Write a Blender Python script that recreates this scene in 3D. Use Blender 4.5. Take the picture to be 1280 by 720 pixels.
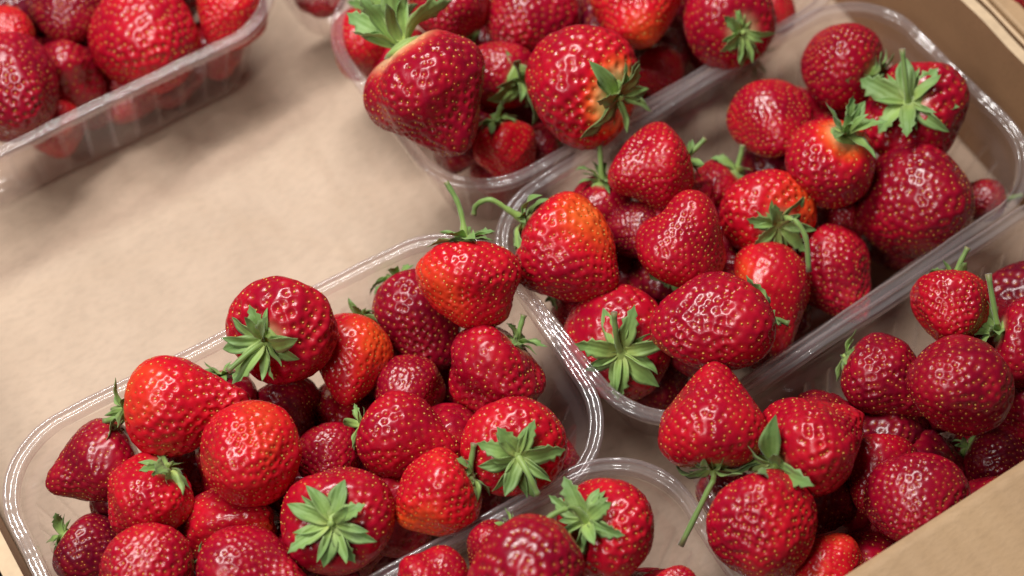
import bpy, math, random
import numpy as np
from mathutils import Matrix, Vector, noise

scene = bpy.context.scene
for o in list(bpy.data.objects):
    bpy.data.objects.remove(o)
R = math.radians

# ------------------------------------------------------------------ camera, light, exposure
cam_data = bpy.data.cameras.new('camera')
cam = bpy.data.objects.new('camera', cam_data)
scene.collection.objects.link(cam)
cam.matrix_world = (Matrix.Translation((-0.1457, -0.0488, 0.55936)) @ Matrix.Rotation(R(-32.922), 4, 'Z')
                    @ Matrix.Rotation(R(28.750), 4, 'X') @ Matrix.Rotation(R(0.511), 4, 'Z'))
cam_data.sensor_width = 36.0
cam_data.lens = 2200.0 / 1280.0 * 36.0
cam_data.clip_start = 0.02
cam_data.clip_end = 20.0
cam_data.dof.use_dof = True
cam_data.dof.focus_distance = 0.550
cam_data.dof.aperture_fstop = 6.4
scene.camera = cam

world = bpy.data.worlds.new('World')
scene.world = world
world.use_nodes = True
wbg = world.node_tree.nodes['Background']
wbg.inputs['Color'].default_value = (1.0, 0.97, 0.94, 1)
wbg.inputs['Strength'].default_value = 0.05


def area_lamp(name, loc, target, sx, sy, power, col):
    ld = bpy.data.lights.new(name, 'AREA')
    ld.shape = 'RECTANGLE'; ld.size = sx; ld.size_y = sy; ld.energy = power; ld.color = col
    ob = bpy.data.objects.new(name, ld)
    scene.collection.objects.link(ob)
    ob.location = loc
    ob.rotation_euler = (Vector(target) - Vector(loc)).to_track_quat('-Z', 'Y').to_euler()
    return ob


area_lamp('tube_lamp', (-0.05, 0.50, 0.78), (0.00, 0.22, 0.03), 0.62, 0.07, 8.7, (1.0, 0.97, 0.935))
area_lamp('side_fill', (-0.52, 0.04, 0.84), (-0.06, 0.26, 0.03), 0.18, 0.18, 2.7, (1.0, 0.96, 0.91))  # added fill from the front left, softens shadows; stands for no real lamp

scene.view_settings.view_transform = 'Standard'
scene.view_settings.look = 'None'
scene.view_settings.exposure = 0.0
scene.view_settings.gamma = 1.0
scene.render.engine = 'CYCLES'
scene.cycles.use_denoising = True
scene.cycles.max_bounces = 8
scene.cycles.transparent_max_bounces = 20
scene.cycles.caustics_reflective = False
scene.cycles.caustics_refractive = False

# ------------------------------------------------------------------ helpers
COL = scene.collection


def tag(o, label=None, cat=None, group=None, kind=None):
    if label: o['label'] = label
    if cat: o['category'] = cat
    if group: o['group'] = group
    if kind: o['kind'] = kind
    return o


def empty(name, loc=(0, 0, 0), mat=None):
    o = bpy.data.objects.new(name, None)
    COL.objects.link(o)
    o.empty_display_size = 0.01
    o.location = loc
    if mat is not None:
        o.matrix_world = mat
    return o


def link(name, me, parent=None, local=None):
    o = bpy.data.objects.new(name, me)
    COL.objects.link(o)
    if parent is not None:
        o.parent = parent
    if local is not None:
        o.matrix_local = local
    return o


def mesh_np(name, verts, quads=None, tris=None, mats=(), attrs=None, smooth=True):
    me = bpy.data.meshes.new(name)
    verts = np.asarray(verts, np.float32)
    nq = 0 if quads is None else len(quads)
    nt = 0 if tris is None else len(tris)
    me.vertices.add(len(verts)); me.vertices.foreach_set('co', verts.ravel())
    loops = []
    if nq: loops.append(np.asarray(quads, np.int32).ravel())
    if nt: loops.append(np.asarray(tris, np.int32).ravel())
    lp = np.concatenate(loops)
    me.loops.add(len(lp)); me.loops.foreach_set('vertex_index', lp)
    me.polygons.add(nq + nt)
    starts = np.concatenate([np.arange(nq) * 4, nq * 4 + np.arange(nt) * 3]).astype(np.int32)
    me.polygons.foreach_set('loop_start', starts)
    me.polygons.foreach_set('use_smooth', np.full(nq + nt, smooth))
    for m in mats: me.materials.append(m)
    for k, v in (attrs or {}).items():
        a = me.attributes.new(k, 'FLOAT', 'POINT')
        a.data.foreach_set('value', np.asarray(v, np.float32))
    me.update(calc_edges=True)
    me.validate()
    return me


class NT:
    def __init__(self, name):
        self.m = bpy.data.materials.new(name)
        self.m.use_nodes = True
        self.t = self.m.node_tree
        self.t.nodes.clear()
        self.out = self.t.nodes.new('ShaderNodeOutputMaterial')

    def n(self, typ, ins=None, **props):
        nd = self.t.nodes.new(typ)
        for k, v in props.items(): setattr(nd, k, v)
        for k, v in (ins or {}).items():
            s = nd.inputs[k]
            if isinstance(v, bpy.types.NodeSocket): self.t.links.new(v, s)
            else: s.default_value = v
        return nd

    def math(self, op, a, b=0.0, clamp=False):
        nd = self.t.nodes.new('ShaderNodeMath'); nd.operation = op; nd.use_clamp = clamp
        for i, v in enumerate((a, b)):
            if isinstance(v, bpy.types.NodeSocket): self.t.links.new(v, nd.inputs[i])
            else: nd.inputs[i].default_value = v
        return nd.outputs[0]

    def mix(self, fac, a, b):
        nd = self.t.nodes.new('ShaderNodeMix'); nd.data_type = 'RGBA'
        for i, v in ((0, fac), (6, a), (7, b)):
            if isinstance(v, bpy.types.NodeSocket): self.t.links.new(v, nd.inputs[i])
            else: nd.inputs[i].default_value = v
        return nd.outputs[2]

    def ramp(self, fac, stops):
        nd = self.t.nodes.new('ShaderNodeValToRGB')
        self.t.links.new(fac, nd.inputs[0])
        els = nd.color_ramp.elements
        while len(els) < len(stops): els.new(0.5)
        for e, (p, c) in zip(els, stops):
            e.position = p; e.color = tuple(c) + (1,)
        return nd.outputs[0]

    def attr(self, name):
        return self.n('ShaderNodeAttribute', attribute_name=name).outputs['Fac']

    def done(self, sh):
        self.t.links.new(sh, self.out.inputs['Surface']); return self.m


# ------------------------------------------------------------------ materials
def mat_flesh():
    t = NT('strawberry_flesh')
    tc = t.n('ShaderNodeTexCoord').outputs['Object']
    nz = t.n('ShaderNodeTexNoise', {'Vector': tc, 'Scale': 3.2, 'Detail': 4.0}).outputs[0]
    nf = t.n('ShaderNodeTexNoise', {'Vector': tc, 'Scale': 42.0, 'Detail': 2.0}).outputs[0]
    ripe = t.math('ADD', t.attr('ripe'), t.math('MULTIPLY', t.math('SUBTRACT', nz, 0.5), 0.55))
    fac = t.math('MULTIPLY', ripe, 0.72, clamp=True)
    c = t.ramp(fac, [(0.0, (0.120, 0.001, 0.014)), (0.20, (0.34, 0.002, 0.020)), (0.42, (0.60, 0.006, 0.018)),
                     (0.66, (0.76, 0.075, 0.014)), (0.95, (0.84, 0.24, 0.045))])
    # seed pits are a little yellower in the skin itself
    pit = t.math('MULTIPLY', t.attr('pit'), 0.22)
    c = t.mix(pit, c, (0.62, 0.10, 0.02, 1))
    c = t.mix(t.attr('pale'), c, (0.86, 0.66, 0.34, 1))
    rough = t.math('ADD', 0.12, t.math('MULTIPLY', nz, 0.30))
    bump = t.n('ShaderNodeBump', {'Height': nf, 'Strength': 0.03, 'Distance': 0.02}).outputs[0]
    p = t.n('ShaderNodeBsdfPrincipled', {'Base Color': c, 'Roughness': rough, 'Normal': bump, 'IOR': 1.5,
                                         'Subsurface Weight': 0.12, 'Subsurface Radius': (1.0, 0.22, 0.12),
                                         'Subsurface Scale': 0.0022})
    return t.done(p.outputs[0])


def mat_seed():
    t = NT('strawberry_seed')
    c = t.ramp(t.attr('tone'), [(0.0, (0.30, 0.035, 0.010)), (0.45, (0.58, 0.24, 0.035)), (1.0, (0.74, 0.46, 0.10))])
    p = t.n('ShaderNodeBsdfPrincipled', {'Base Color': c, 'Roughness': 0.38})
    return t.done(p.outputs[0])


def mat_leaf():
    t = NT('sepal_green')
    tc = t.n('ShaderNodeTexCoord').outputs['Object']
    rnd = t.n('ShaderNodeObjectInfo').outputs['Random']
    nz = t.n('ShaderNodeTexNoise', {'Vector': tc, 'Scale': 14.0, 'Detail': 3.0}).outputs[0]
    s = t.attr('along')
    c = t.ramp(t.math('ADD', t.math('MULTIPLY', s, 0.75), t.math('MULTIPLY', nz, 0.3)),
               [(0.10, (0.60, 0.70, 0.18)), (0.36, (0.38, 0.56, 0.14)), (0.75, (0.25, 0.44, 0.12)), (1.0, (0.20, 0.35, 0.11))])
    c = t.mix(t.math('MULTIPLY', rnd, 0.45), c, (0.070, 0.150, 0.045, 1))
    c = t.mix(t.math('MULTIPLY', t.attr('edge'), 0.30), c, (0.30, 0.36, 0.20, 1))
    wv = t.n('ShaderNodeTexWave', {'Vector': tc, 'Scale': 9.0, 'Distortion': 2.5, 'Detail': 2.0}, bands_direction='Y').outputs[0]
    bump = t.n('ShaderNodeBump', {'Height': t.math('ADD', wv, nz), 'Strength': 0.13, 'Distance': 0.02}).outputs[0]
    p = t.n('ShaderNodeBsdfPrincipled', {'Base Color': c, 'Roughness': 0.52, 'Normal': bump, 'Sheen Weight': 0.15})
    tr = t.n('ShaderNodeBsdfTranslucent', {'Color': (0.22, 0.42, 0.05, 1)})
    m = t.n('ShaderNodeMixShader', {0: 0.22, 1: p.outputs[0], 2: tr.outputs[0]})
    return t.done(m.outputs[0])


def mat_stem():
    t = NT('stem_green')
    s = t.attr('along')
    tc = t.n('ShaderNodeTexCoord').outputs['Object']
    nz = t.n('ShaderNodeTexNoise', {'Vector': tc, 'Scale': 500.0, 'Detail': 3.0}).outputs[0]
    c = t.ramp(s, [(0.0, (0.34, 0.46, 0.11)), (0.5, (0.20, 0.34, 0.07)), (0.93, (0.15, 0.25, 0.06)), (1.0, (0.22, 0.15, 0.07))])
    c = t.mix(t.math('MULTIPLY', nz, 0.4), c, (0.12, 0.17, 0.05, 1))
    p = t.n('ShaderNodeBsdfPrincipled', {'Base Color': c, 'Roughness': 0.5, 'Sheen Weight': 0.3})
    return t.done(p.outputs[0])


def mat_plastic(name, haze, tint, f0=0.055):
    t = NT(name)
    lw = t.n('ShaderNodeLayerWeight', {'Blend': 0.5}).outputs['Facing']
    fr = t.math('ADD', f0, t.math('MULTIPLY', t.math('POWER', lw, 4.6), 0.80), clamp=True)
    hz = t.math('ADD', haze, t.math('MULTIPLY', t.attr('rib'), 0.16))
    tc = t.n('ShaderNodeTexCoord').outputs['Object']
    nz = t.n('ShaderNodeTexNoise', {'Vector': tc, 'Scale': 130.0, 'Detail': 2.0}).outputs[0]
    bump = t.n('ShaderNodeBump', {'Height': nz, 'Strength': 0.15, 'Distance': 0.002}).outputs[0]
    tr = t.n('ShaderNodeBsdfTransparent', {'Color': tint + (1,)})
    gl = t.n('ShaderNodeBsdfGlossy', {'Color': (1, 1, 1, 1), 'Roughness': 0.13, 'Normal': bump})
    df = t.n('ShaderNodeBsdfDiffuse', {'Color': (0.88, 0.82, 0.83, 1), 'Normal': bump})
    tl = t.n('ShaderNodeBsdfTranslucent', {'Color': (0.88, 0.82, 0.83, 1)})
    dd = t.n('ShaderNodeMixShader', {0: 0.5, 1: df.outputs[0], 2: tl.outputs[0]})
    a = t.n('ShaderNodeMixShader', {0: hz, 1: tr.outputs[0], 2: dd.outputs[0]})
    b = t.n('ShaderNodeMixShader', {0: fr, 1: a.outputs[0], 2: gl.outputs[0]})
    return t.done(b.outputs[0])


def mat_card(name, base, dark, scale=1.0, rough=0.62):
    t = NT(name)
    tc = t.n('ShaderNodeTexCoord').outputs['Object']
    big = t.n('ShaderNodeTexNoise', {'Vector': tc, 'Scale': 16.0 * scale, 'Detail': 4.0, 'Roughness': 0.55}).outputs[0]
    mp = t.n('ShaderNodeMapping', {'Vector': tc, 'Scale': (1.0, 3.0, 3.0)}).outputs[0]
    fib = t.n('ShaderNodeTexNoise', {'Vector': mp, 'Scale': 260.0, 'Detail': 5.0, 'Roughness': 0.7}).outputs[0]
    blot = t.n('ShaderNodeTexNoise', {'Vector': tc, 'Scale': 48.0, 'Detail': 3.0}).outputs[0]
    f = t.math('ADD', t.math('MULTIPLY', big, 0.9), t.math('MULTIPLY', blot, 0.5))
    c = t.ramp(t.math('SUBTRACT', f, 0.2), [(0.30, dark), (0.62, base)])
    c = t.mix(t.math('MULTIPLY', t.math('SUBTRACT', fib, 0.45, clamp=True), 1.3), c, tuple(0.6 * v for v in dark) + (1,))
    flute = t.n('ShaderNodeTexWave', {'Vector': tc, 'Scale': 34.0, 'Distortion': 0.6, 'Detail': 1.0}, bands_direction='X').outputs[0]
    h = t.math('ADD', t.math('MULTIPLY', big, 0.6), t.math('ADD', t.math('MULTIPLY', fib, 0.12), t.math('MULTIPLY', flute, 0.09)))
    bump = t.n('ShaderNodeBump', {'Height': h, 'Strength': 0.35, 'Distance': 0.004}).outputs[0]
    p = t.n('ShaderNodeBsdfPrincipled', {'Base Color': c, 'Roughness': rough, 'Normal': bump})
    return t.done(p.outputs[0])


def mat_plain(name, col, rough=0.7):
    t = NT(name)
    tc = t.n('ShaderNodeTexCoord').outputs['Object']
    nz = t.n('ShaderNodeTexNoise', {'Vector': tc, 'Scale': 300.0, 'Detail': 4.0}).outputs[0]
    c = t.mix(nz, tuple(0.75 * v for v in col) + (1,), tuple(min(1, 1.15 * v) for v in col) + (1,))
    p = t.n('ShaderNodeBsdfPrincipled', {'Base Color': c, 'Roughness': rough})
    return t.done(p.outputs[0])


FLESH = mat_flesh(); SEED = mat_seed(); LEAF = mat_leaf(); STEM = mat_stem()
WALLP = mat_plastic('clear_plastic_wall', 0.060, (0.96, 0.93, 0.925))
RIMP = mat_plastic('clear_plastic_rim', 0.20, (0.94, 0.895, 0.90), 0.075)
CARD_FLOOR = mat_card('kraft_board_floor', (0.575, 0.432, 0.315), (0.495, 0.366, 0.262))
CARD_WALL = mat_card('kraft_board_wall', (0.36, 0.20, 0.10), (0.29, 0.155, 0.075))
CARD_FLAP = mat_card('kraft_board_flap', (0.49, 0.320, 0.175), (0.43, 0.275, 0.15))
CARD_EDGE = mat_plain('kraft_board_cut_edge', (0.68, 0.50, 0.32))
TABLE = mat_plain('dark_table', (0.06, 0.045, 0.035))
JUICE = mat_plain('dried_juice', (0.42, 0.07, 0.03), 0.4)

# ------------------------------------------------------------------ table and cardboard trays
H = 0.052


def slab(name, x0, x1, y0, y1, z0, z1, mat, parent, wav=0.0, n=1, seed=0, edge=None, wav_axis='z'):
    """box cut into n pieces along its longer side; the top edge may wander by wav"""
    rnd = random.Random(seed)
    along_x = (x1 - x0) > (y1 - y0)
    vs, fs, mi = [], [], []
    ph = [rnd.uniform(0, 6.28) for _ in range(6)]
    for i in range(n + 1):
        s = i / n
        w = wav * (math.sin(9 * s + ph[0]) + 0.7 * math.sin(23 * s + ph[1]) + 0.45 * math.sin(61 * s + ph[2]) + 0.3 * math.sin(131 * s + ph[3]))
        w2 = wav * 0.8 * (math.sin(7 * s + ph[4]) + 0.5 * math.sin(31 * s + ph[5]))
        if along_x:
            x = x0 + (x1 - x0) * s
            vs += [(x, y0, z0), (x, y1, z0), (x, y1 + w2, z1 + w), (x, y0 + w2, z1 + w)]
        else:
            y = y0 + (y1 - y0) * s
            vs += [(x1, y, z0), (x0, y, z0), (x0 + w2, y, z1 + w), (x1 + w2, y, z1 + w)]
    for i in range(n):
        a, b = 4 * i, 4 * i + 4
        for k in range(4):
            k2 = (k + 1) % 4
            fs.append((a + k, a + k2, b + k2, b + k)); mi.append(1 if (k == 2 and edge) else 0)
    fs.append((3, 2, 1, 0)); mi.append(1 if edge else 0)
    e = 4 * n
    fs.append((e, e + 1, e + 2, e + 3)); mi.append(1 if edge else 0)
    me = bpy.data.meshes.new(name)
    me.from_pydata(vs, [], fs)
    me.materials.append(mat)
    if edge: me.materials.append(edge)
    me.polygons.foreach_set('material_index', mi)
    import bmesh
    bm = bmesh.new(); bm.from_mesh(me); bmesh.ops.recalc_face_normals(bm, faces=bm.faces); bm.to_mesh(me); bm.free()
    return link(name, me, parent)


tb = slab('table', -1.5, 1.5, -1.2, 1.8, -0.03, -0.006, TABLE, None)
tag(tb, kind='structure')

tray = empty('cardboard_tray')
tag(tray, 'brown cardboard tray holding the punnets, its floor bare at the upper left', 'tray')


def sheet(name, x0, x1, y0, y1, z, thick, amp, nx, ny, mat, parent, seed, creases=()):
    """gently uneven board sheet with thickness"""
    xs = np.linspace(x0, x1, nx); ys = np.linspace(y0, y1, ny)
    top = []
    for y in ys:
        for x in xs:
            cr = sum(-d * math.exp(-(((x - px) * ca + (y - py) * sa + 0.002 * math.sin(40 * (x + y))) / w) ** 2) for px, py, ca, sa, d, w in creases)
            top.append((x, y, z + cr + amp * noise.noise((x * 14 + seed, y * 14, seed)) + 0.4 * amp * noise.noise((x * 45, y * 45 + seed, 3))))
    bot = [(a, b, z - thick) for a, b, c in top]
    q = []
    N = nx * ny
    for j in range(ny - 1):
        for i in range(nx - 1):
            a = j * nx + i
            q.append((a, a + 1, a + nx + 1, a + nx)); q.append((N + a, N + a + nx, N + a + nx + 1, N + a + 1))
    for i in range(nx - 1):
        q.append((i + 1, i, N + i, N + i + 1)); a = (ny - 1) * nx + i; q.append((a, a + 1, N + a + 1, N + a))
    for j in range(ny - 1):
        a = j * nx; q.append((a, a + nx, N + a + nx, N + a)); a = j * nx + nx - 1; q.append((a + nx, a, N + a, N + a + nx))
    return link(name, mesh_np(name, top + bot, quads=q, mats=[mat]), parent)


sheet('floor_panel', -0.172, 0.201, -0.02, 0.50, -0.0006, 0.0045, 0.0005, 150, 200, CARD_FLOOR, tray, 2.0,
      ((-0.03, 0.27, 0.80, 0.60, 0.0007, 0.004), (-0.10, 0.30, 0.25, 0.97, 0.0005, 0.004), (0.0, 0.33, 0.97, -0.24, 0.0006, 0.003)))
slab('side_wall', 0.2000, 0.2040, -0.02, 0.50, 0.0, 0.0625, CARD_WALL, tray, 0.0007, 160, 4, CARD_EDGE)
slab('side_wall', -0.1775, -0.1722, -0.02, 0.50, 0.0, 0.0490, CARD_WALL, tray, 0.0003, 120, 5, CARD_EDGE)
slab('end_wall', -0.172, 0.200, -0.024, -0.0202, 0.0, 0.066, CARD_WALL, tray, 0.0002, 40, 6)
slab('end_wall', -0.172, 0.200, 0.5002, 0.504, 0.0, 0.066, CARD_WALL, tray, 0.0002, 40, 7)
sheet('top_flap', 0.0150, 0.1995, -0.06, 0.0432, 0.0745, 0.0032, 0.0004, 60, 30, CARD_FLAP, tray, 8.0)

tray2 = empty('cardboard_tray', (0, 0, 0))
tag(tray2, 'neighbouring cardboard tray whose pale top edge shows in the top right corner', 'tray')
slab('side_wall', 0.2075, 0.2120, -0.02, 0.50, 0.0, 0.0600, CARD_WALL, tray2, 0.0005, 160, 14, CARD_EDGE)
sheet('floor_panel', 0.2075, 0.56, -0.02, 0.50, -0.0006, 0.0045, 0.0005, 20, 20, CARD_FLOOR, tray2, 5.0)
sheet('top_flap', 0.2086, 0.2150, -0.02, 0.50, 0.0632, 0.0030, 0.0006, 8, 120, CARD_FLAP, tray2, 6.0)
tray3 = empty('cardboard_tray', (0, 0, 0))
tag(tray3, 'pale cardboard edge of another tray in the bottom left corner', 'tray')
sheet('top_flap', -0.215, -0.1795, -0.02, 0.50, 0.0470, 0.0030, 0.0006, 20, 80, CARD_EDGE, tray3, 16.0)
slab('side_wall', -0.184, -0.180, -0.02, 0.50, 0.0, 0.0436, CARD_WALL, tray3, 0.0002, 40, 15)

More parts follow.
